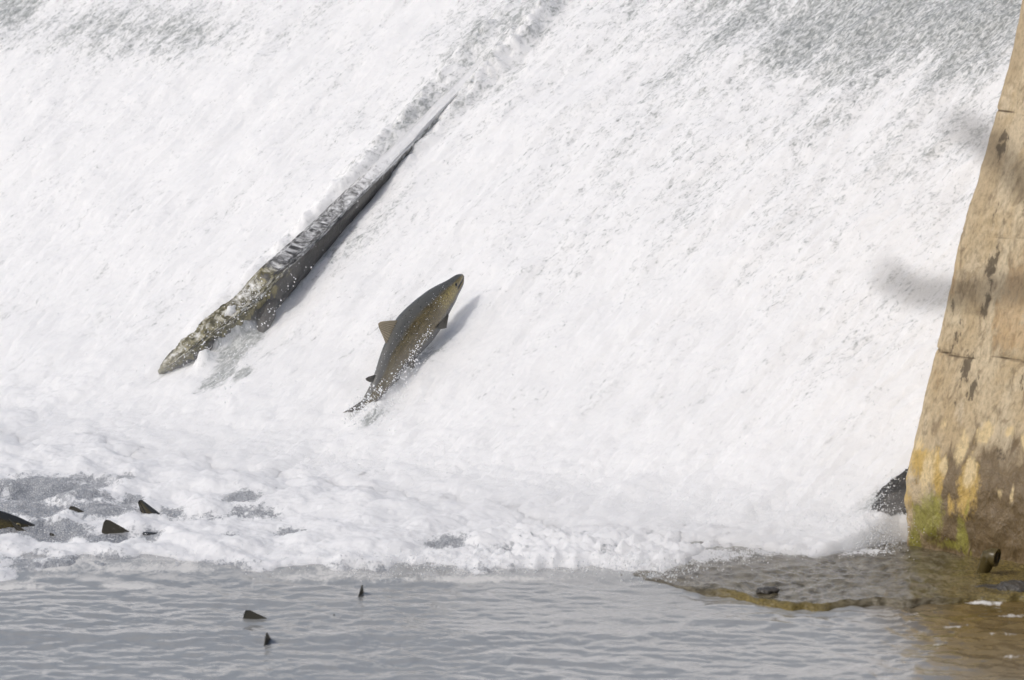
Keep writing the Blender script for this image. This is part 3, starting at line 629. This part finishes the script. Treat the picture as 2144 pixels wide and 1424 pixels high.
# ------------------------------------------------------------------ log on the weir
def log():
    PX = LOGPX
    HW = (.010, .030, .042, .050, .056, .057, .052, .046, .040, .032, .026, .022, .02)   # half width across
    s0 = np.linspace(0, 1, len(PX)); s = np.linspace(0, 1, 260)
    C0 = np.array([on_weir(p[0], p[1], p[2]) for p in PX]); C = np.stack([np.interp(s, s0, C0[:, i]) for i in range(3)], 1)
    ker = np.hanning(15); ker /= ker.sum(); Cp = np.pad(C, ((7, 7), (0, 0)), mode='edge')
    C = np.stack([np.convolve(Cp[:, i], ker, 'valid') for i in range(3)], 1)
    hw = np.interp(s, s0, HW)
    Tn, U, S = frames(C, EN)
    n = 48; a = np.linspace(0, 2 * math.pi, n, endpoint=False)
    p = 0.36                                    # squared timber
    ca, sa = np.sign(np.cos(a)) * np.abs(np.cos(a)) ** p, np.sign(np.sin(a)) * np.abs(np.sin(a)) ** p
    A, SS = np.meshgrid(a, s, indexing='xy')
    rough = 1 + 0.26 * fbm(np.cos(A) * 3.2 + 11 * SS, np.sin(A) * 3.2 + 9, 4, 501) + 0.62 * fbm(np.cos(A) * 2.6 + 46 * SS, np.sin(A) * 2.6 + 3, 4, 511) * ss(0.42, 0.2, SS)
    dep = hw * (0.95 + 1.0 * np.exp(-((s - 0.43) / 0.065) ** 2) + 0.15 * ss(0.4, 0.5, s) * ss(0.85, 0.6, s))
    up_k = np.where(ca > 0, 0.55, 1.25)         # deep below, shallow above
    rollang = R(17)
    Uc = (U * math.cos(rollang) + S * math.sin(rollang)); Sc = (S * math.cos(rollang) - U * math.sin(rollang))
    V = C[:, None] + rough[..., None] * ((ca * up_k)[None, :, None] * dep[:, None, None] * Uc[:, None] + sa[None, :, None] * hw[:, None, None] * Sc[:, None])
    upper = np.broadcast_to(ca, A.shape)
    moss = ss(0.50, 0.34, SS + 0.05 * fbm(np.cos(A) * 2 + 30 * SS, np.sin(A) * 2, 3, 77)) * 1.0 * ss(-0.9, 0.1, upper) - 0.1
    wash = 0.55 * ss(0.45, 0.8, upper) * ss(0.36, 0.5, SS) + 0.38 * ss(0.52, 0.80, SS) * ss(-0.4, 0.5, upper) - 0.35 * ss(0.2, -0.6, upper) * ss(0.68, 0.58, SS) + 0.45 * ss(0.60, 0.74, SS) + 0.32 * np.exp(-((SS - 0.36) / 0.06) ** 2) * ss(0, 0.8, upper) + 0.34 * ss(0.42, 0.3, SS) * ss(0, .8, upper)
    L = np.cumsum(np.linalg.norm(np.diff(C, axis=0, prepend=C[:1]), axis=1))
    fl = np.stack([np.cos(A) * 0.06, np.broadcast_to(L[:, None], A.shape), np.sin(A) * 0.06], -1)
    Vv = V.reshape(-1, 3); i0 = len(Vv); Vv = np.vstack([Vv, C[0], C[-1]]); r = np.arange(n); r2 = (r + 1) % n; oo = (len(s) - 1) * n
    caps = np.vstack([np.stack([r2, r, r * 0 + i0], 1), np.stack([oo + r, oo + r2, r * 0 + i0 + 1], 1)])
    e2 = lambda x: np.append(x.ravel(), [0.5, 0.5])
    t = empty('driftwood_log', C[40]); 
    o = mesh_obj('trunk', Vv, [grid_faces(len(s), n, wrap_v=True), caps], M_log, parent=t, attrs={'flow': np.vstack([fl.reshape(-1, 3), [[0, 0, 0]] * 2]), 'moss': e2(moss), 'wash': e2(wash)}, origin=None)
    o.location = -np.array(C[40])
    # dark piece under the log, modelled in place of its shaded side face
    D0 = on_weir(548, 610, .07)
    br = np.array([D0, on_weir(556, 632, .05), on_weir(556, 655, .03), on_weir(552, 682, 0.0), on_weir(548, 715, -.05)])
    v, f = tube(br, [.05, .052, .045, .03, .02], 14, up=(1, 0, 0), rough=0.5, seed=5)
    m2 = mesh_obj('log_side_shade', v, f, M_rock, parent=t); m2.location = -np.array(C[40])
    tag(t, 'long grey squared timber lying down the foaming weir, mossy and splintered at its lower end', 'log')
log()

# ------------------------------------------------------------------ salmon
def salmon_body(name, C, Dv, hh, hw, mat, parent, org, mouth=True, n=48):
    """C (m,3) axis from the snout to the tail root, Dv dorsal directions, hh/hw half depth and half width."""
    m = len(C); Tn = np.gradient(C, axis=0); Tn /= np.linalg.norm(Tn, axis=1)[:, None]
    D = Dv - (Dv * Tn).sum(1)[:, None] * Tn; D /= np.linalg.norm(D, axis=1)[:, None]; N = np.cross(Tn, D)
    a = np.linspace(0, 2 * math.pi, n, endpoint=False)
    ca, sa = np.cos(a), np.sign(np.sin(a)) * np.abs(np.sin(a)) ** 0.9
    s = np.linspace(0, 1, m); k = np.ones((m, n)); mark = np.zeros((m, n))
    S2, CA = np.meshgrid(s, ca, indexing='ij')
    if mouth:
        ml = -0.12 - 1.3 * S2                       # jaw line
        g = np.exp(-((CA - ml) / 0.13) ** 2) * ss(0.15, 0.12, S2); k -= 0.22 * g; mark = np.maximum(mark, 1.2 * g)
        gp = 0.205 + 0.030 * (1 - (CA + 0.1) ** 2)  # gill cover edge
        g2 = ss(0.0, 0.010, S2 - gp) * np.exp(-np.maximum(S2 - gp - 0.006, 0) / 0.012) * ss(0.55, 0.3, CA) * ss(-0.95, -0.7, CA)
        k += 0.035 * ss(0.05, 0.0, np.abs(S2 - gp + 0.03)) * ss(0.6, 0.2, CA); k -= 0.045 * g2; mark = np.maximum(mark, 0.62 * g2)
        bl = np.exp(-((S2 - 0.012) / 0.03) ** 2) * ss(0.0, 0.7, CA); k += 0.10 * bl
    V = C[:, None] + k[..., None] * (ca[None, :, None] * hh[:, None, None] * D[:, None] + sa[None, :, None] * hw[:, None, None] * N[:, None])
    att = np.stack([S2, CA, np.broadcast_to(a, S2.shape)], -1)
    V = V.reshape(-1, 3); i0 = len(V); V = np.vstack([V, C[0] - Tn[0] * hh[0] * 0.5, C[-1]]); r = np.arange(n); r2 = (r + 1) % n; oo = (m - 1) * n
    caps = np.vstack([np.stack([r2, r, r * 0 + i0], 1), np.stack([oo + r, oo + r2, r * 0 + i0 + 1], 1)])
    o = mesh_obj(name, V, [grid_faces(m, n, wrap_v=True)[:, ::-1], caps[:, ::-1]], mat, parent=parent, attrs={
        'body': np.vstack([att.reshape(-1, 3), [[0, 0, 0], [1, 0, 3]]]), 'mark': np.append(mark.ravel(), [0, 0])}, origin=None)
    o.location = -np.array(org)
    return o, Tn, D, N, V
def fin(name, base, outer, side, mat, parent, org, th=0.0035, bend=0.0):
    """solid fin between a base curve and an outer curve (same count), tapering to its edge"""
    base, outer = np.asarray(base, float), np.asarray(outer, float); m = len(base)
    nb, nr = 10, 26
    x = np.linspace(0, 1, nr); xb = np.linspace(0, 1, m)
    B = np.stack([np.interp(x, xb, base[:, i]) for i in range(3)], 1); O = np.stack([np.interp(x, xb, outer[:, i]) for i in range(3)], 1)
    v = np.linspace(0, 1, nb); P = B[None] * (1 - v)[:, None, None] + O[None] * v[:, None, None]
    side = np.asarray(side, float); side = side / np.linalg.norm(side)
    P = P + bend * (v ** 2)[:, None, None] * side
    t = th * (1 - 0.8 * v)[:, None, None] * (1 + 0.5 * np.sin(x * 60))[None, :, None]
    A, Bk = P + t * side, P - t * side
    V = np.vstack([A.reshape(-1, 3), Bk.reshape(-1, 3)]); f = grid_faces(nb, nr); k = nb * nr
    ed = list(range(nr)); ring = [i for i in range(nr)] + [i * nr + nr - 1 for i in range(1, nb)] + [(nb - 1) * nr + i for i in range(nr - 2, -1, -1)] + [i * nr for i in range(nb - 2, 0, -1)]
    ring = np.array(ring); r2 = np.roll(ring, -1)
    F = np.vstack([f, f[:, ::-1] + k, np.stack([ring, ring + k, r2 + k, r2], 1)])
    uv = np.stack([np.broadcast_to(x[None, :], (nb, nr)), np.broadcast_to(v[:, None], (nb, nr)), np.zeros((nb, nr))], -1).reshape(-1, 3)
    o = mesh_obj(name, V, F, mat, parent=parent, attrs={'ray': np.vstack([uv, uv])}); o.location = -np.array(org); return o
def ball(c, ax, r, n=12):
    a = np.linspace(0, math.pi, n); b = np.linspace(0, 2 * math.pi, 2 * n, endpoint=False)
    A, B = np.meshgrid(a, b, indexing='ij'); d = np.stack([np.sin(A) * np.cos(B), np.sin(A) * np.sin(B), np.cos(A)], -1).reshape(-1, 3)
    return c + (d * r) @ np.asarray(ax), [grid_faces(n, 2 * n, wrap_v=True)]

def interp_stations(st, m=90):
    st = np.array(st, float); x = np.concatenate([[0], np.cumsum(np.linalg.norm(np.diff(st[:, :3], axis=0), axis=1))]); x /= x[-1]
    s = np.linspace(0, 1, m) ** 1.15; o = np.stack([np.interp(s, x, st[:, i]) for i in range(st.shape[1])], 1)
    ker = np.hanning(9); ker /= ker.sum(); p = np.pad(o, ((4, 4), (0, 0)), mode='reflect', reflect_type='odd')
    return np.stack([np.convolve(p[:, i], ker, 'valid') for i in range(o.shape[1])], 1)

def salmon(name, C, D0, hh, hw, skin, finm, dfin, label, group, mouth=True, tl=1.0):
    org = C[len(C) // 2]; t = empty(name, org); tag(t, label, 'salmon', group)
    body, Tn, D, N, V = salmon_body('body', C, D0, hh, hw, skin, t, org, mouth)
    L = np.linalg.norm(np.diff(C, axis=0), axis=1).sum(); m = len(C)
    cum = np.concatenate([[0], np.cumsum(np.linalg.norm(np.diff(C, axis=0), axis=1))]) / L
    ix = lambda s: int(np.argmin(np.abs(cum - s)))
    def med(s0, s1, sign, pts, nm, mat):
        ii = np.linspace(ix(s0), ix(s1), 6).astype(int); base = C[ii] + sign * D[ii] * (hh[ii] * 0.93)[:, None]
        mid = ii[0]; T0, Dd = Tn[mid], sign * D[mid]; b0 = base[0]
        ou = np.array([b0 + T0 * a * L + Dd * b * L for a, b in pts]); fin(nm, base, ou, N[mid], mat, t, org)
    med(0.51, 0.655, 1, ((.050, .040), (.105, .078), (.126, .082), (.136, .066), (.143, .042), (.150, .014)), 'dorsal_fin', dfin)
    med(0.835, 0.875, 1, ((.016, .010), (.045, .032), (.068, .042), (.072, .034), (.066, .018), (.058, .004)), 'adipose_fin', finm)
    med(0.70, 0.81, -1, ((.03, .035), (.075, .080), (.095, .078), (.105, .055), (.112, .03), (.12, .0)), 'anal_fin', finm)
    e = m - 1; b = C[e - 3]; ii = np.linspace(-1, 1, 9)
    base = np.array([b + D[e] * hh[e] * 0.95 * k for k in ii]); ou = np.array([b + Tn[e] * L * tl * (0.105 + 0.055 * abs(k) ** 1.5) + D[e] * L * 0.135 * tl * k for k in ii])
    fin('tail_fin', base, ou, N[e], finm, t, org, 0.004, 0.02 * L)
    for sg in (1, -1):
        for (s0, ln, wd, nm) in ((0.255, .13, .045, 'pectoral_fin'), (0.60, .095, .04, 'pelvic_fin')):
            i = ix(s0); b0 = C[i] - D[i] * hh[i] * 0.70 + sg * N[i] * hw[i] * 0.66
            dirb = Tn[i] * 0.95 - D[i] * 0.16 + sg * N[i] * 0.20; dirb /= np.linalg.norm(dirb); up = np.cross(dirb, np.cross(Tn[i], dirb)); sd = np.cross(dirb, D[i]); sd /= np.linalg.norm(sd)
            wv = np.cross(sd, dirb)
            ks = np.linspace(0, 1, 6); base = np.array([b0 + wv * L * 0.022 * (0.5 - k) for k in ks])
            ou = np.array([b0 + dirb * L * ln * (1 - 0.45 * k ** 1.4) + wv * L * wd * (0.55 - 1.25 * k) for k in ks]); fin(nm, base, ou, sd, finm, t, org, 0.003)
    i = ix(0.098)
    for sg in (1, -1):
        ca = 0.22; sa = math.sqrt(1 - ca * ca); p = C[i] + D[i] * hh[i] * ca + sg * N[i] * hw[i] * sa * 0.93
        v, f = ball(p, np.stack([Tn[i], D[i], N[i]]), np.array([.0135, .0125, .007]) * L / 0.9)
        ey = mesh_obj('eye', v, f, M_eye, parent=t); ey.location = -np.array(org)
        v, f = ball(p + sg * N[i] * .0045 * L / 0.9, np.stack([Tn[i], D[i], N[i]]), np.array([.0075, .0075, .0045]) * L / 0.9)
        pu = mesh_obj('pupil', v, f, M_pupil, parent=ey)
    return t

# the leaping fish: stations (image place, half depth) laid along a line rising off the slope
ZS = ((1029, 133, 13), (1006, 163, 43), (952, 224, 62), (896, 283, 88), (838, 343, 110), (772, 421, 130), (706, 494, 140), (640, 563, 141), (578, 655, 127), (525, 733, 107), (483, 808, 92), (448, 885, 80), (400, 973, 62), (352, 1036, 47), (318, 1082, 40), (300, 1122, 38))
HT = np.interp(np.linspace(0, 1, len(ZS)), [0, 0.3, 0.6, 0.8, 1], [.132, .130, .108, .070, .020])
PHI = R(14)
E2 = ET; DORS = EN * math.cos(PHI) - E2 * math.sin(PHI)
st = []
for (zx, zy, h), ht in zip(ZS, HT):
    P = on_weir(680 + zx / 3.56, 540 + zy / 3.56, ht); k = DIST * PXK / 3.56 * h
    st.append((*P, k * 1.18, k * 0.66))
st = interp_stations(st); LC = st[:, :3]
FISH = salmon('leaping_salmon', LC, np.tile(DORS, (len(LC), 1)), st[:, 3], st[:, 4], M_fish, M_find, M_fin,
       'bronze sided salmon leaping up the white falls with its tail still in the water', None, tl=0.66)

# the fish in the pool: one straight body, copied
def plain_stations(L=0.85, m=70):
    s = np.array([0, .03, .1, .18, .28, .40, .52, .64, .76, .86, .94, 1.0]); h = np.array([.010, .022, .048, .068, .083, .092, .092, .082, .062, .042, .034, .036]) * L
    x = np.linspace(0, 1, m); hh = np.interp(x, s, h); ker = np.hanning(7); ker /= ker.sum(); hh = np.convolve(np.pad(hh, 3, mode='edge'), ker, 'valid')
    C = np.stack([L * (0.5 - x), 0 * x, 0.012 * np.sin(x * 5)], 1)     # snout at +x
    return C, hh, hh * 0.58
C_, hh_, hw_ = plain_stations()
proto = None
def copy_tree(o, parent=None):
    c = o.copy(); col.objects.link(c); c.parent = parent
    for ch in list(o.children): copy_tree(ch, c)
    return c
POOLFISH = (
    # px, py, z of body middle, yaw, pitch (nose up +), roll, offset of the body middle along its own length, label
    (66, 1108, 0.035, 3, -4, 0, -0.40, 'dark rounded back of a salmon cut by the left edge of the foamy pool'),
    (154, 1080, -0.090, 12, 0, 8, 0.10, 'salmon showing only a tiny black fin tip in grey bubbles'),
    (350, 1076, -0.318, 176, 60, 0, -0.215, 'blunt dark salmon snout raised out of the foam'),
    (222, 1117, -0.062, -4, -3, 24, 0.115, 'olive salmon with its broad ribbed fin spread low above the bubbly grey foam'),
    (746, 1241, -0.090, 80, 0, 14, 0.06, 'salmon with one thin curved fin standing at the edge of the foam'),
    (518, 1293, -0.094, 6, 3, 10, 0.115, 'salmon with a broad dark dorsal fin breaking the grey pool'),
    (558, 1343, -0.086, 78, 2, 6, 0.06, 'salmon with a narrow pointed fin upright in the grey pool, nearest the bottom edge'),
)
for i, (px, py, z, yaw, pit, roll, off, lab) in enumerate(POOLFISH):
    if proto is None:
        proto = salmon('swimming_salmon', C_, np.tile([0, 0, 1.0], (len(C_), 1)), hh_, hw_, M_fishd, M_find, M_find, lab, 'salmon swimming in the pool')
        o = proto
    else:
        o = copy_tree(proto); o['label'] = lab
    Mx = Matrix.Rotation(R(yaw), 3, 'Z') @ Matrix.Rotation(R(-pit), 3, 'Y') @ Matrix.Rotation(R(roll), 3, 'X')
    o.rotation_euler = Mx.to_euler()
    p = on_water(px, py); d = Mx @ Vector((off, 0, 0))
    o.location = (p[0] + d.x, p[1] + d.y, z)

# ------------------------------------------------------------------ stub pipe and stones by the pier
def pipe():
    b = on_water(2056, 1202, 0.02); top = hit(2072, 1164, b + np.array([0, -0.03, 0]), np.array([0, 1.0, 0]))
    end = hit(2088, 1168, b + np.array([0, -0.045, 0]), np.array([0, 1.0, 0]))
    t = empty('pipe_stub', b); C = np.array([b - (0, 0, .08), b, b * .5 + top * .5, top, end]); s = np.linspace(0, 1, 5); x = np.linspace(0, 1, 24)
    C = np.stack([np.interp(x, s, C[:, i]) for i in range(3)], 1)
    v, f = tube(C, np.interp(x, [0, .3, .75, 1], [.026, .024, .032, .036]), 20, up=(1, 0, 0), rough=0.12, seed=3)
    o = mesh_obj('pipe_wall', v, f, M_rust, parent=t); o.location = -np.array(b)
    d = C[-1] - C[-2]; d /= np.linalg.norm(d); v, f = tube(np.array([C[-1] + d * .002, C[-1] + d * .004]), [.022, .020], 20, up=(1, 0, 0))  # flat black disc paints the shade inside the pipe
    o = mesh_obj('pipe_mouth_shade', v, f, M_bore_shade, parent=t); o.location = -np.array(b)
    tag(t, 'short rusty pipe stub leaning out of the algae ledge below the pier', 'pipe')
pipe()
def stone(px, py, z, r, sq, seed, label, yaw=0):
    c = on_water(px, py, z); v, f = ball(np.zeros(3), np.eye(3), 1.0, 22)
    n = fbm(v[:, 0] * 1.6 + v[:, 2] + seed, v[:, 1] * 1.6 - v[:, 2] * .7, 4, seed); v = v * (1 + 0.45 * n)[:, None] * (np.array(sq) * r)
    cy, sy = math.cos(R(yaw)), math.sin(R(yaw)); v = np.stack([v[:, 0] * cy - v[:, 1] * sy, v[:, 0] * sy + v[:, 1] * cy, v[:, 2]], 1)
    o = mesh_obj('wet_stone', v, f, M_rock); o.location = c
    tag(o, label, 'stone', 'stones on the ledge')
stone(1606, 1237, 0.025, 0.042, (1.0, .8, .34), 5, 'small dark stone on the front lip of the awash ledge')
stone(2072, 1240, -0.005, 0.085, (1.0, .7, .33), 9, 'dark wedge standing in for the shadow under the ledge before the pipe stub', 10)  # dark solid put where the ledge's shadow lies over algae
stone(2128, 1232, 0.02, 0.07, (1.1, .7, .4), 21, 'black pointed stone at the right end of the ledge', -20)

# ------------------------------------------------------------------ droplets
ICO = None
def ico():
    t = (1 + 5 ** .5) / 2
    v = np.array([(-1, t, 0), (1, t, 0), (-1, -t, 0), (1, -t, 0), (0, -1, t), (0, 1, t), (0, -1, -t), (0, 1, -t), (t, 0, -1), (t, 0, 1), (-t, 0, -1), (-t, 0, 1)], float); v /= np.linalg.norm(v[0])
    f = np.array([(0, 11, 5), (0, 5, 1), (0, 1, 7), (0, 7, 10), (0, 10, 11), (1, 5, 9), (5, 11, 4), (11, 10, 2), (10, 7, 6), (7, 1, 8), (3, 9, 4), (3, 4, 2), (3, 2, 6), (3, 6, 8), (3, 8, 9), (4, 9, 5), (2, 4, 11), (6, 2, 10), (8, 6, 7), (9, 8, 1)])
    return v, f
def drops(name, P, r, mat, label, cat, stretch=None):
    v, f = ico(); P = np.asarray(P); n = len(P); r = np.broadcast_to(r, n)
    q = rng.normal(size=(n, 3, 3)); a = q[:, 0] / np.linalg.norm(q[:, 0], axis=1)[:, None]
    sh = 1 + 0.5 * rng.random(n)
    base = v[None] * r[:, None, None]
    V = base + (base @ a[:, :, None]) * a[:, None, :] * (sh - 1)[:, None, None] + P[:, None]
    F = (f[None] + (np.arange(n) * 12)[:, None, None]).reshape(-1, 3)
    o = mesh_obj(name, V.reshape(-1, 3), F, mat); tag(o, label, cat, kind='stuff'); return o
P, r = [], []
def spray_line(pts, n, sx, hs, r0, r1, on=on_weir):
    pts = np.array(pts, float); k = rng.random(n) * (len(pts) - 1); i = k.astype(int); fr = (k - i)[:, None]
    q = pts[i] * (1 - fr) + pts[i + 1] * fr + rng.normal(size=(n, 2)) * sx
    for a in q:
        P.append(on(a[0], a[1], hs[0] + (hs[1] - hs[0]) * rng.random())); r.append(r0 + (r1 - r0) * rng.random() ** 3)
# along the belly and tail of the leaping fish (in front of it as seen from the bank)
spray_line(((905, 690), (880, 715), (862, 745), (840, 778), (815, 810), (800, 840)), 230, 5, (.14, .24), .0010, .0034)
spray_line(((800, 800), (780, 830), (760, 850), (748, 862), (735, 880)), 420, 11, (.06, .16), .0012, .0050)
spray_line(((890, 640), (840, 720), (800, 790)), 120, 16, (.22, .27), .0006, .0016)
spray_line(((930, 600), (900, 650)), 40, 10, (.24, .28), .0008, .0018)
spray_line(((880, 750), (860, 770), (820, 840), (790, 900)), 260, 12, (.03, .15), .0014, .0045)
spray_line(((545, 605), (500, 650), (430, 720), (350, 770)), 420, 14, (.14, .22), .0010, .0036)
spray_line(((640, 540), (560, 660), (500, 760), (450, 830)), 260, 18, (.02, .16), .0010, .004)
spray_line(((800, 340), (640, 510)), 150, 10, (.06, .16), .0012, .003)
# loose drops over the whole face
n = 2600; a = np.stack([rng.random(n) * 2144, rng.random(n) * 1050], 1)
for x_, y_ in a:
    P.append(on_weir(x_, y_, 0.015 + 0.06 * rng.random() ** 2)); r.append(0.0012 + 0.0030 * rng.random() ** 3)
spray_line(((-40, 885), (400, 935), (900, 1000), (1300, 1060), (1700, 1100), (1870, 1110)), 16000, 26, (.02, .13), .0009, .0030)
spray_line(((-40, 860), (400, 915), (900, 975), (1300, 1040), (1700, 1085), (1870, 1095)), 5000, 40, (.03, .10), .0009, .0026)
ow = lambda a, b, h: on_water(a, b, 0.5 * h)
spray_line(((700, 1185), (1000, 1175), (1300, 1175), (1420, 1190)), 2200, 16, (.02, .16), .0010, .0036, ow)
spray_line(((1400, 1190), (1600, 1150), (1880, 1130)), 1600, 12, (.02, .12), .0010, .0034, ow)
spray_line(((60, 1140), (400, 1150), (700, 1170)), 900, 22, (.02, .12), .0009, .0028, ow)
spray_line(((1820, 1090), (1850, 1040), (1876, 990)), 200, 11, (.03, .12), .0010, .0036)
drops('spray', np.array(P), np.array(r), M_drop, 'white water drops thrown up around the leaping salmon, the timber and the falls', 'spray')

# ------------------------------------------------------------------ bank and sapling on the near side
def bank():
    xs = np.linspace(-60, 60, 90); ys = np.concatenate([np.linspace(-90, -20, 20), np.linspace(-19, -9.5, 40)])
    X, Y = np.meshgrid(xs, ys, indexing='ij'); z = -0.5 + 3.1 * ss(-10, -19, Y) + 0.25 * fbm(X * .3, Y * .3, 4, 601)
    o = mesh_obj('ground', np.stack([X, Y, z], -1).reshape(-1, 3), grid_faces(len(xs), len(ys)), M_bank); tag(o, kind='structure')
bank()
def sapling():
    def at(px, py, d): return CAM + ray(px, py) * d
    dd = 5.0; b = at(2750, 1424, dd); b = np.array([b[0], b[1], 1.0])
    t = empty('bare_sapling', b); tag(t, 'bare sapling on the near bank whose blurred twigs cross the pier', 'tree')
    x = np.linspace(0, 1, 24); C = np.stack([b[0] + .06 * np.sin(x * 5), b[1] + .05 * np.sin(x * 4 + 1), b[2] + 3.6 * x], 1)
    v, f = tube(C, .045 * (1 - .75 * x), 12, up=(0, 1, 0), rough=.1); o = mesh_obj('trunk', v, f, M_bark, parent=t); o.location = -b
    def branch(pts, r0, r1, subs=()):
        pts = np.array([at(*p) for p in pts]); s = np.linspace(0, 1, len(pts)); x = np.linspace(0, 1, 30)
        Cc = np.stack([np.interp(x, s, pts[:, i]) for i in range(3)], 1); ker = np.hanning(7); ker /= ker.sum(); Cq = np.pad(Cc, ((3, 3), (0, 0)), mode='edge')
        Cc = np.stack([np.convolve(Cq[:, i], ker, 'valid') for i in range(3)], 1)
        parts = [tube(Cc, r0 + (r1 - r0) * x, 8, up=(0, 1, 0), rough=.15)]
        o = mesh_obj('branch', *join(parts), M_bark, parent=t); o.location = -b
    branch(((2745, 620, 5.0), (2500, 600, 5.0), (2300, 585, 5.0), (2150, 600, 5.0), (2040, 612, 5.0), (1960, 618, 5.0), (1895, 605, 5.0), (1838, 560, 5.0)), .009, .0062)
    branch(((2745, 560, 5.0), (2500, 480, 5.0), (2300, 430, 5.0), (2150, 392, 5.0), (2105, 345, 5.0), (2072, 300, 5.0), (2030, 270, 5.0), (1985, 255, 5.0)), .009, .0056)
sapling()

# ------------------------------------------------------------------ mist over the foot of the falls
def mist():
    m = NT('spray_mist'); tc = m.n('ShaderNodeTexCoord').outputs['Object']; sp = m.n('ShaderNodeSeparateXYZ'); m.l(tc, sp.inputs[0])
    q, z = sp.outputs[1], sp.outputs[2]
    # height over the toe of the slope, distance from the foot line
    hgt = m.math('SUBTRACT', z, m.math('MAXIMUM', m.math('MULTIPLY', q, math.tan(SL)), 0.0))
    fh = m.ramp(hgt, 0.0, 0.34, 1.0, 0.0)
    fq = m.math('MULTIPLY', m.ramp(q, -1.5, -0.1, 0.0, 1.0), m.ramp(q, 1.25, 0.05, 0.0, 1.0))
    n = m.noise(m.mp(tc, (1.6, 2.2, 3.0)), 1, 3, 0.55)
    d = m.math('MULTIPLY', m.math('MULTIPLY', fh, fq), m.ramp(n, 0.30, 0.68, 0.25, 1.6))
    v = m.n('ShaderNodeVolumePrincipled'); v.inputs['Color'].default_value = (1.0, 1.0, 1.0, 1); v.inputs['Anisotropy'].default_value = 0.2
    m.l(m.math('MULTIPLY', d, MIST), v.inputs['Density']); m.l(v.outputs[0], m.out.inputs['Volume'])
    x0, x1, y0, y1 = -4.2, T_P - 0.02, -1.5, 1.25
    zt = math.tan(SL) * y1
    sec = ((y0, -0.02), (0.0, -0.02), (y1, zt - 0.02), (y1, zt + 0.36), (0.0, 0.36), (y0, 0.36))
    V = np.array([(x, a, b) for x in (x0, x1) for a, b in sec]); k = len(sec)
    F4 = np.array([(i, (i + 1) % k, k + (i + 1) % k, k + i) for i in range(k)] + [(0, 5, 4, 1), (1, 4, 3, 2), (6, 7, 10, 11), (7, 8, 9, 10)])
    o = mesh_obj('mist', V, F4, m.m, smooth=False); o.location = FOOT; o.rotation_euler = (0, 0, -AZ)
    tag(o, 'pale spray mist hanging over the foot of the falls', 'mist', kind='stuff')
MIST = 0.75
mist()
